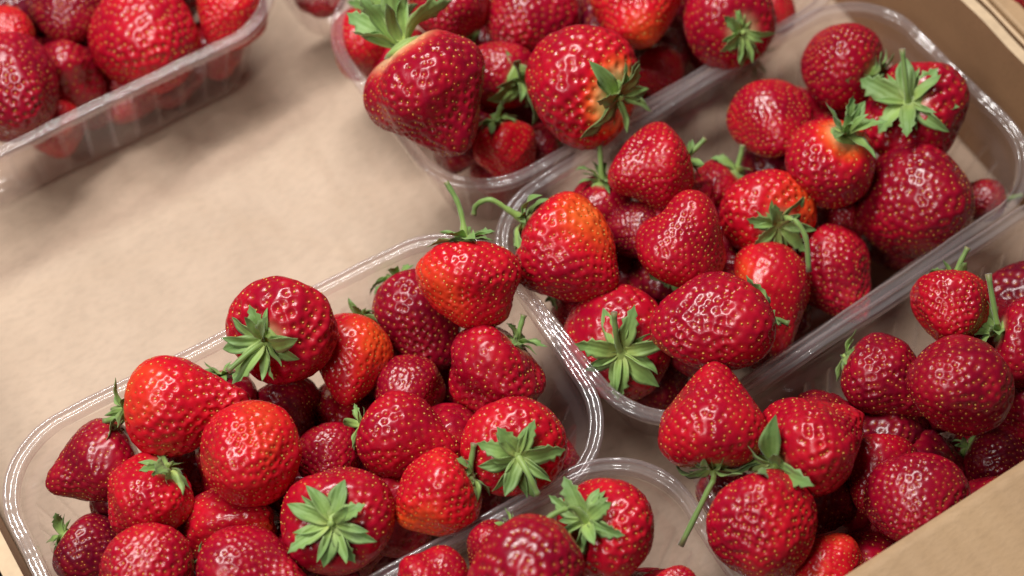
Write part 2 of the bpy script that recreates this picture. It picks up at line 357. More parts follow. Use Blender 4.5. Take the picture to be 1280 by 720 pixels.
# ------------------------------------------------------------------ data: what stands where (metres, tray coordinates)
PUNNETS = {
    'A': (-0.0800, 0.1699, 0.0000, -0.0374),
    'B': (0.0974, 0.1681, 0.0000, 0.0583),
    'C': (0.0935, 0.2718, 0.0000, 0.0273),
    'F': (-0.0860, 0.3740, 0.0000, -0.0066),
    'D': (-0.0785, 0.0710, 0.0040, -0.0416),
    'E': (0.1055, 0.0655, 0.0000, 0.0350),
    'G': (0.0865, 0.3710, 0.0040, 0.0300),
}
BERRIES = [
    ('A1', 'A', (-0.0664, 0.2051, 0.0658), (0.635, 0.407, -0.657), 0.0323, 0.0359, 0.12, 308, 0.3, None, 'star', 1.04, [[-0.00616, -0.0012, 0.00049], [-0.01467, -0.00329, 0.00045]], 0, 'large glossy red strawberry at the back rim, calyx and stub stem facing lower left'),
    ('A2', 'A', (-0.0519, 0.1934, 0.0462), (-0.686, -0.72, -0.109), 0.0307, 0.0271, 0.3, 455, 0.48, [0.615, -0.318, 0.721, 0.45], 'messy', 0.85, None, 0, 'orange-red strawberry with dark sepals behind its top, beside the large one at the back rim'),
    ('A3', 'A', (-0.024, 0.1957, 0.042), (-0.072, -0.97, -0.231), 0.034, 0.0276, 0.2, 364, 0.14, None, 'drape', 1.02, None, 0, 'dark crimson strawberry tucked behind the one whose stem stands straight up'),
    ('A4', 'A', (-0.0094, 0.1866, 0.066), (-0.387, -0.806, -0.447), 0.0307, 0.0305, 0.22, 418, 0.46, [-0.887, 0.078, 0.456, 0.4], 'star', 0.98, [[0.00221, 0.00493, 0.0041], [0.00344, 0.01024, 0.00749], [0.00317, 0.01651, 0.01088]], 0, 'bright red strawberry with long stem standing straight up over the back right corner'),
    ('A5', 'A', (-0.0163, 0.163, 0.048), (-0.857, -0.21, -0.471), 0.0304, 0.032, 0.3, 382, 0.28, None, 'messy', 0.79, [[0.00264, 0.00226, 0.0036], [0.00578, 0.0048, 0.00629]], 0, 'red strawberry with short upright stem by the right wall of the front left punnet'),
    ('A6', 'A', (-0.1037, 0.2008, 0.058), (0.854, -0.511, 0.099), 0.0411, 0.0301, 0.5, 382, 0.46, [-0.554, 0.426, 0.715, 0.3], 'messy', 1.19, [[-0.0044, -0.00038, -0.00034], [-0.00865, 0.00134, -0.00196]], 0, 'bright scarlet cone-shaped strawberry lying on its side, pointed tip to the right'),
    ('A7', 'A', (-0.0953, 0.1728, 0.064), (-0.33, -0.591, 0.736), 0.0298, 0.0312, 0.1, 418, 0.5, [0.506, 0.056, 0.861, 0.25], None, 1, None, 0, 'round bright scarlet strawberry showing only its seeded tip, topmost in the front left punnet'),
    ('A8', 'A', (-0.1381, 0.2049, 0.0441), (-0.987, 0.147, -0.068), 0.0308, 0.0263, 0.38, 400, 0.16, None, None, 1, None, 0, 'dark red cone-shaped strawberry with its tip pointing to the left end wall'),
    ('A9', 'A', (-0.1296, 0.1829, 0.0493), (-0.756, -0.236, -0.61), 0.0268, 0.0268, 0.3, 436, 0.4, None, 'drape', 1.19, None, 0, 'red strawberry with small pale sepals drooping over its upper right side'),
    ('A10', 'A', (-0.151, 0.183, 0.034), (0.471, -0.879, -0.066), 0.0251, 0.0231, 0.25, 400, 0.06, None, 'messy', 0.9, None, 0, 'dark red strawberry low in the front left corner with green sepals at its left'),
    ('A11', 'A', (-0.1405, 0.161, 0.0528), (-0.461, -0.72, 0.519), 0.027, 0.0299, 0.12, 418, 0.35, None, None, 1, None, 0, 'rounded red strawberry cut by the bottom edge of the picture at the lower left'),
    ('A12', 'A', (-0.1105, 0.1641, 0.0414), (0.692, -0.517, 0.504), 0.034, 0.026, 0.2, 455, 0.38, [0.349, -0.849, 0.398, 0.7], None, 1, None, 0, 'red strawberry with an orange blush at its right end below the round scarlet one'),
    ('A13', 'A', (-0.1126, 0.1413, 0.0547), (0.577, -0.781, 0.24), 0.036, 0.0269, 0.35, 546, 0.25, None, 'messy', 0.68, None, 0, 'wide crimson strawberry cut by the bottom edge with a thin dry sepal at its left'),
    ('A14', 'A', (-0.0769, 0.1917, 0.0336), (-0.117, -0.99, 0.079), 0.0272, 0.0251, 0.3, 473, 0.14, None, None, 1, None, 0, 'dark red strawberry squeezed beneath the large one with the stub stem'),
    ('A15', 'A', (-0.0823, 0.1433, 0.056), (0.326, 0.322, -0.889), 0.0321, 0.0346, 0.14, 418, 0.3, None, 'star', 1.09, None, 0, 'red strawberry with a broad stemless star calyx facing the viewer at the front'),
    ('A16', 'A', (-0.0509, 0.1558, 0.0528), (0.598, -0.797, 0.087), 0.0346, 0.0291, 0.36, 364, 0.3, None, 'messy', 0.85, None, 0, 'glossy red strawberry lying with its sepals at the left, in the middle of the pile'),
    ('A17', 'A', (-0.055, 0.1324, 0.0593), (-0.954, 0.077, -0.289), 0.0277, 0.0268, 0.2, 400, 0.5, [-0.74, -0.652, 0.163, 0.5], 'messy', 0.9, [[0.00132, 0.0021, 0.00358], [0.00485, 0.00587, 0.00748]], 0, 'small orange-red strawberry with upright stem beside the front rim'),
    ('A18', 'A', (-0.0255, 0.1351, 0.058), (0.252, 0.584, -0.771), 0.0302, 0.0322, 0.16, 382, 0.42, None, 'star', 1.14, [[-0.00059, -0.00647, 0.00024], [-0.00098, -0.01264, -0.00328]], 0, 'red strawberry with a full green star calyx and a stem hanging toward the front rim'),
    ('A19', 'A', (-0.0092, 0.1352, 0.03), (0.505, -0.85, 0.149), 0.0188, 0.0162, 0.2, 326, 0.25, None, None, 1, None, 0, 'small red strawberry peeping out beside the star calyx at the right end'),
    ('A20', 'A', (-0.0393, 0.1753, 0.0412), (-0.502, -0.785, 0.362), 0.0239, 0.0234, 0.15, 436, 0.2, None, None, 1, None, 0, 'dark strawberry half hidden under the crimson one near the back wall'),
    ('A21', 'A', (-0.0733, 0.1696, 0.0384), (-0.527, -0.827, 0.195), 0.0236, 0.0215, 0.2, 436, 0.25, None, None, 1, None, 0, 'red strawberry low in the gap right of the round scarlet one'),
    ('A22', 'A', (-0.1129, 0.1903, 0.03), (0.096, -0.939, 0.329), 0.0207, 0.0197, 0.2, 436, 0.1, None, None, 1, None, 0, 'dark strawberry deep in the gap left of the round scarlet one'),
    ('D1', 'D', (-0.0164, 0.0948, 0.06), (0.519, -0.228, -0.824), 0.0303, 0.0318, 0.18, 382, 0.4, None, 'star', 1.04, [[-0.00288, 0.00359, 0.00629], [-0.00969, 0.00455, 0.00744], [-0.01498, 0.00341, 0.00534]], 0, 'red strawberry with bright calyx and a stem curving left in the nearest punnet'),
    ('D2', 'D', (-0.0486, 0.0922, 0.0737), (-0.367, -0.703, 0.609), 0.0337, 0.0351, 0.14, 364, 0.2, None, None, 1, None, 0, 'deep red strawberry blurred in the foreground at the bottom middle'),
    ('D3', 'D', (-0.0703, 0.1077, 0.0582), (-0.156, -0.957, 0.246), 0.0228, 0.0223, 0.2, 436, 0.35, None, None, 1, None, 0, 'red strawberry at the bottom edge, left of the blurred foreground one'),
    ('D4', 'D', (-0.0099, 0.0695, 0.058), (-0.19, -0.894, 0.405), 0.0143, 0.0138, 0.2, 364, 0.3, None, None, 1, None, 0, 'tip of a red strawberry at the bottom edge in the nearest punnet'),
    ('D5', 'D', (-0.049, 0.1091, 0.0553), (-0.77, -0.297, -0.565), 0.0203, 0.0193, 0.2, 400, 0.2, None, 'messy', 1.02, [[-0.00268, 0.00211, 0.00237], [-0.00678, 0.00194, 0.00162]], 0, 'dark strawberry with curled green stem, low behind the blurred foreground one'),
    ('B1', 'B', (0.0276, 0.1833, 0.058), (0.418, -0.885, -0.204), 0.0394, 0.0342, 0.28, 473, 0.36, [0.506, 0.056, 0.861, 0.75], 'drape', 1.07, [[-0.00392, 0.00368, 0.00472], [-0.00779, 0.00937, 0.00739], [-0.01198, 0.01159, 0.00477], [-0.01393, 0.01045, 0.00186]], 0, 'red strawberry with orange shoulder and long hooked stem over the left rim'),
    ('B2', 'B', (0.0666, 0.1955, 0.06), (-0.958, 0.228, 0.172), 0.0291, 0.0285, 0.32, 473, 0.35, None, 'messy', 0.79, [[0.00311, -0.0001, 0.00272], [0.00933, 0.00067, 0.00554]], 0, 'small red strawberry with stem pointing to the upper right by the back rim'),
    ('B3', 'B', (0.0615, 0.1656, 0.0599), (0.617, 0.274, 0.737), 0.0316, 0.0316, 0.26, 509, 0.34, None, 'messy', 0.79, None, 0, 'red strawberry standing tip up in the middle with a sepal under it'),
    ('B4', 'B', (0.055, 0.1832, 0.0457), (-0.156, -0.957, 0.246), 0.0211, 0.0201, 0.2, 436, 0.12, None, None, 1, None, 0, 'dark magenta strawberry squeezed behind the orange-shouldered one'),
    ('B5', 'B', (0.0969, 0.1667, 0.046), (0.294, 0.728, -0.619), 0.0306, 0.0317, 0.15, 326, 0.45, [0.573, -0.562, 0.596, 0.5], 'star', 0.98, [[0.00256, -0.00304, 0.00559], [0.00315, -0.01028, 0.00368], [-0.00013, -0.01855, -0.00422]], 0, 'scarlet strawberry with calyx facing front and a stem arching down to the right'),
    ('B6', 'B', (0.0467, 0.1337, 0.066), (-0.937, 0.318, 0.143), 0.039, 0.0344, 0.26, 418, 0.28, None, 'drape', 1.07, [[0.00249, -0.00268, 0.00066], [0.00548, -0.00646, 0.00039]], 0, 'large red strawberry lying across the front of the middle punnet, stem to the right'),
    ('B7', 'B', (0.028, 0.153, 0.0407), (0.374, 0.452, -0.81), 0.0344, 0.037, 0.14, 382, 0.32, None, 'star', 1.09, [[-0.00074, 0.00185, 0.00666], [0.00123, 0.00698, 0.01443]], 0, 'red strawberry with the biggest pale green calyx and upright stem in the left front corner'),
    ('B8', 'B', (0.0259, 0.1746, 0.024), (-0.527, -0.827, 0.195), 0.0203, 0.0181, 0.2, 436, 0.3, None, None, 1, None, 0, 'red strawberry squeezed under the orange-shouldered one against the left wall'),
    ('B9', 'B', (0.0804, 0.1389, 0.042), (-0.445, -0.883, -0.149), 0.0412, 0.0257, 0.35, 473, 0.4, [-0.832, 0.187, 0.523, 0.45], None, 1, None, 0, 'long narrow red strawberry standing upright under an arching stem'),
    ('B10', 'B', (0.1072, 0.137, 0.034), (-0.106, -0.99, -0.097), 0.0356, 0.0284, 0.36, 473, 0.28, None, None, 1, None, 0, 'red strawberry near the front rim, right of the long narrow one'),
    ('B11', 'B', (0.124, 0.1554, 0.0298), (-0.527, -0.827, 0.195), 0.0196, 0.0185, 0.2, 436, 0.3, None, None, 1, None, 0, 'small strawberry low between the large dark red one and the scarlet one'),
    ('B12', 'B', (0.1195, 0.1936, 0.0484), (-0.315, -0.907, 0.281), 0.0308, 0.028, 0.18, 473, 0.3, None, None, 1, None, 0, 'plain red strawberry without visible sepals near the back wall'),
    ('B13', 'B', (0.1213, 0.1666, 0.054), (-0.359, -0.069, -0.931), 0.0316, 0.0322, 0.18, 326, 0.3, None, 'up', 1.19, None, 1, 'red strawberry with lifted bright green sepals and an orange collar'),
    ('B14', 'B', (0.1502, 0.1976, 0.056), (-0.306, 0.911, -0.276), 0.0303, 0.0303, 0.15, 382, 0.22, None, 'star', 0.98, None, 0, 'red strawberry nearest the back right corner of the middle punnet'),
    ('B15', 'B', (0.1621, 0.1665, 0.052), (0.516, -0.046, -0.855), 0.0339, 0.0362, 0.16, 326, 0.25, None, 'star', 1.2, [[-0.00063, 0.00217, 0.00653], [0.00262, 0.0115, 0.0156]], 0, 'red strawberry with a large spread calyx and upright stem by the right wall'),
    ('B16', 'B', (0.142, 0.1418, 0.042), (-0.422, -0.763, 0.49), 0.038, 0.0405, 0.14, 491, 0.2, None, None, 1, None, 0, 'large deep red strawberry with no sepals showing at the right end'),
    ('B17', 'B', (0.1717, 0.1367, 0.029), (-0.876, 0.459, 0.148), 0.017, 0.0164, 0.2, 326, 0.2, None, 'messy', 0.79, [[0.00236, -0.00156, 0.00128], [0.00656, -0.00338, 0.00234]], 0, 'small red strawberry with a green stem stub against the right wall'),
    ('B18', 'B', (0.0911, 0.1882, 0.0335), (-0.801, 0.077, -0.593), 0.0236, 0.0225, 0.2, 400, 0.25, None, 'messy', 1.13, [[0.00235, 0.00163, 0.00338], [0.00565, 0.00474, 0.00707]], 0, 'strawberry low by the back wall of which mainly green sepals show'),
    ('B19', 'B', (0.0519, 0.2, 0.0398), (-0.275, -0.44, -0.855), 0.0232, 0.0221, 0.2, 400, 0.2, None, 'messy', 1.24, [[0.00169, 0.00372, 0.00411], [0.00482, 0.00971, 0.00906]], 0, 'strawberry hidden behind others with dark sepals and a thin upright stem'),
    ('B20', 'B', (0.0367, 0.1434, 0.02), (-0.075, -0.993, -0.09), 0.0272, 0.0261, 0.2, 400, 0.08, None, None, 1, None, 0, 'dark strawberry in shade under the biggest calyx by the front rim'),
    ('C1', 'C', (0.0162, 0.2507, 0.0728), (0.076, -0.866, -0.495), 0.0429, 0.0418, 0.36, 560, 0.2, None, 'up', 1.36, None, 2, 'largest deep crimson strawberry hanging over the left rim with a pale collar'),
    ('C2', 'C', (0.0166, 0.3052, 0.04), (-0.453, -0.048, -0.89), 0.0291, 0.0245, 0.2, 400, 0.42, None, 'up', 1.41, None, 0, 'orange-red strawberry at the left end of the back punnet under pale sepals'),
    ('C3', 'C', (0.0474, 0.2917, 0.056), (-0.527, -0.827, 0.195), 0.0269, 0.0292, 0.2, 418, 0.25, None, None, 1, None, 0, 'red strawberry cut by the top edge behind the largest crimson one'),
    ('C4', 'C', (0.0713, 0.2761, 0.0472), (-0.762, -0.646, 0.046), 0.0324, 0.0336, 0.2, 418, 0.25, None, 'messy', 0.9, [[0.00268, -0.00658, -0.00091], [0.00648, -0.0114, -0.002]], 0, 'red strawberry at the top edge behind the glossy one with the orange collar'),
    ('C5', 'C', (0.0644, 0.233, 0.064), (-0.255, 0.838, -0.482), 0.0367, 0.04, 0.15, 364, 0.35, None, 'star', 1.14, None, 3, 'large glossy red strawberry with orange collar, its sepals over the front rim'),
    ('C6', 'C', (0.1013, 0.2548, 0.06), (-0.594, -0.799, 0.093), 0.033, 0.0318, 0.2, 546, 0.5, [-0.144, -0.97, 0.195, 0.4], None, 1, None, 0, 'orange-red strawberry with its tip toward the viewer, cut by the top edge'),
    ('C7', 'C', (0.1045, 0.24, 0.0334), (0.016, -0.91, -0.414), 0.021, 0.0193, 0.2, 364, 0.35, None, 'messy', 0.9, None, 0, 'small red strawberry wedged at the front rim of the back punnet'),
    ('C8', 'C', (0.1252, 0.2323, 0.058), (0.145, 0.785, -0.602), 0.0318, 0.0335, 0.15, 400, 0.2, None, 'star', 0.98, None, 0, 'dark red strawberry with its calyx resting on the rim near the top right'),
    ('C9', 'C', (0.1557, 0.2389, 0.0351), (-0.117, -0.99, 0.079), 0.0173, 0.0173, 0.2, 400, 0.4, None, None, 1, None, 0, 'small strawberry at the right end of the back punnet'),
    ('C10', 'C', (0.0487, 0.2622, 0.0489), (-0.229, 0.807, -0.544), 0.0261, 0.0261, 0.2, 400, 0.25, None, 'messy', 1.64, [[0.00427, -0.00171, 0.00437], [0.01313, -0.0036, 0.00808]], 0, 'strawberry mostly hidden by the largest crimson one with stem pointing right'),
    ('C11', 'C', (0.0362, 0.237, 0.042), (-0.033, -0.639, -0.768), 0.0235, 0.0213, 0.2, 308, 0.5, None, 'drape', 1.13, [[0.00208, 0.00121, 0.0031], [0.00446, 0.00287, 0.00521]], 0, 'small scarlet strawberry with sepals and stem, just inside the front left rim'),
    ('C12', 'C', (0.0495, 0.2387, 0.03), (-0.984, 0.177, -0.014), 0.0184, 0.0172, 0.2, 364, 0.15, None, None, 1, [[0.00363, -0.00177, 0.00158], [0.00654, -0.00574, 0.00127]], 0, 'dark magenta strawberry behind the small scarlet one'),
    ('F1', 'F', (-0.0498, 0.3468, 0.0442), (-0.451, -0.704, 0.548), 0.037, 0.0411, 0.14, 436, 0.4, None, None, 1, None, 0, 'large bright red strawberry in the middle of the top left punnet'),
    ('F2', 'F', (-0.0177, 0.3415, 0.0418), (-0.764, -0.575, -0.294), 0.027, 0.0287, 0.2, 400, 0.5, None, 'messy', 1.02, None, 0, 'orange-red strawberry with green sepals in the right corner of the top left punnet'),
    ('F3', 'F', (-0.1007, 0.3449, 0.0502), (-0.19, -0.894, 0.405), 0.0348, 0.0353, 0.2, 436, 0.2, None, None, 1, None, 0, 'dark magenta strawberry cut by the left edge in the top left punnet'),
    ('F4', 'F', (-0.0911, 0.3712, 0.048), (-0.156, -0.957, 0.246), 0.0213, 0.0201, 0.2, 400, 0.5, None, None, 1, None, 0, 'red strawberry at the left edge above the dark magenta one'),
    ('F5', 'F', (-0.0673, 0.3726, 0.044), (-0.502, -0.785, 0.362), 0.0269, 0.028, 0.2, 436, 0.12, None, None, 1, None, 0, 'dark strawberry in shade at the top edge, left of the large bright red one'),
    ('F6', 'F', (-0.0894, 0.3406, 0.0318), (-0.117, -0.99, 0.079), 0.0162, 0.015, 0.2, 400, 0.5, None, None, 1, None, 0, 'small orange strawberry just inside the front rim of the top left punnet'),
    ('F7', 'F', (-0.0242, 0.3483, 0.0157), (-0.117, -0.99, 0.079), 0.0252, 0.0243, 0.2, 300, 0.4, None, None, 1, None, 0, 'red strawberry pressed to the ribbed wall near the right end of the top left punnet'),
    ('F8', 'F', (-0.0603, 0.3484, 0.0157), (-0.661, -0.736, -0.146), 0.0252, 0.0243, 0.2, 300, 0.3, None, None, 1, None, 0, 'red strawberry seen through the middle of the ribbed wall, top left'),
    ('F9', 'F', (-0.0901, 0.3486, 0.0157), (-0.075, -0.993, -0.09), 0.0252, 0.0243, 0.2, 300, 0.45, None, None, 1, None, 0, 'orange-red strawberry seen through the ribbed wall near the left edge'),
    ('G1', 'G', (0.0196, 0.3394, 0.03), (-0.117, -0.99, 0.079), 0.0223, 0.0211, 0.2, 400, 0.15, None, None, 1, None, 0, 'blurred strawberry in the punnet behind, at the top edge between two punnets'),
    ('E1', 'E', (0.0292, 0.1066, 0.0679), (0.578, 0.786, 0.22), 0.0343, 0.0314, 0.36, 436, 0.35, None, 'drape', 1.24, [[-0.00238, -0.00373, 0.00093], [-0.00613, -0.00598, -0.00011], [-0.01992, -0.01312, -0.01031]], 0, 'red strawberry resting tip up on the rim, its long stem hanging outside'),
    ('E2', 'E', (0.0518, 0.0845, 0.0658), (0.993, 0.064, -0.102), 0.0352, 0.0333, 0.4, 418, 0.35, None, 'star', 1.41, None, 0, 'glossy red strawberry with dark sepals spread at its lower left end'),
    ('E3', 'E', (0.0221, 0.0702, 0.0642), (-0.298, -0.875, 0.382), 0.0296, 0.034, 0.16, 473, 0.3, [0.615, -0.318, 0.721, 0.3], None, 1, None, 0, 'broad red strawberry beside the right end of the nearest punnet'),
    ('E4', 'E', (0.1181, 0.0994, 0.06), (-0.732, -0.672, 0.11), 0.0237, 0.0268, 0.15, 382, 0.4, None, 'messy', 0.9, [[0.00264, 0.00226, 0.00359], [0.00812, 0.00514, 0.00773]], 0, 'rounded bright red strawberry with wispy sepals near the back rim'),
    ('E5', 'E', (0.0912, 0.0929, 0.0491), (0.446, -0.895, -0.003), 0.033, 0.0273, 0.32, 345, 0.14, None, 'drape', 0.9, None, 0, 'dark red strawberry with folded sepals at its left near the back rim'),
    ('E6', 'E', (0.0976, 0.0753, 0.0683), (-0.793, 0.257, 0.553), 0.0331, 0.0327, 0.16, 418, 0.18, None, None, 1, None, 0, 'large dark red strawberry with sparse yellow seeds in the right punnet'),
    ('E7', 'E', (0.1336, 0.076, 0.0575), (0.663, -0.694, -0.281), 0.0266, 0.0266, 0.2, 400, 0.2, None, 'up', 1.13, [[9e-05, 0.00303, 0.00376], [0.00369, 0.01448, 0.01244]], 0, 'strawberry cut by the right edge with a tall green stem'),
    ('E8', 'E', (0.1272, 0.061, 0.0425), (0.649, -0.728, -0.221), 0.0259, 0.0248, 0.2, 400, 0.12, None, 'messy', 1.02, [[-0.00121, 0.00198, 0.0035], [0.00294, 0.00275, 0.00686]], 0, 'dark strawberry cut by the right edge with a curling stem, under the tall stem'),
    ('E9', 'E', (0.1084, 0.0537, 0.036), (0.405, -0.914, 0.014), 0.0237, 0.0232, 0.2, 436, 0.03, None, 'messy', 0.79, None, 0, 'very dark purple strawberry in shade above the cardboard flap'),
    ('E10', 'E', (0.0686, 0.0695, 0.0444), (-0.762, -0.646, 0.046), 0.0273, 0.0247, 0.35, 436, 0.3, None, None, 1, None, 0, 'red strawberry in shade in the middle of the right punnet'),
    ('E11', 'E', (0.0673, 0.0528, 0.0598), (-0.591, -0.718, 0.367), 0.0287, 0.0297, 0.18, 509, 0.2, None, None, 1, None, 0, 'soft crimson strawberry touching the edge of the cardboard flap'),
    ('E12', 'E', (0.035, 0.0503, 0.05), (-0.156, -0.957, 0.246), 0.0223, 0.0233, 0.2, 473, 0.6, [-0.819, -0.541, 0.191, 0.6], None, 1, None, 0, 'orange strawberry at the bottom edge beside the cardboard flap'),
    ('E13', 'E', (0.0311, 0.0947, 0.024), (-0.537, -0.843, 0.022), 0.0198, 0.0188, 0.2, 473, 0.1, None, None, 1, None, 0, 'dark magenta strawberry under the hanging stem at the left end of the right punnet'),
    ('E14', 'E', (0.08, 0.046, 0.0439), (0.212, -0.899, 0.382), 0.019, 0.018, 0.2, 473, 0.3, None, None, 1, None, 0, 'red strawberry half covered by the edge of the cardboard flap'),
    ('N1', 'N', (0.2233, 0.1826, 0.062), (-0.156, -0.957, 0.246), 0.0216, 0.0211, 0.2, 400, 0.2, None, None, 1, None, 0, 'strawberry of the neighbouring tray in the very top right corner'),
]
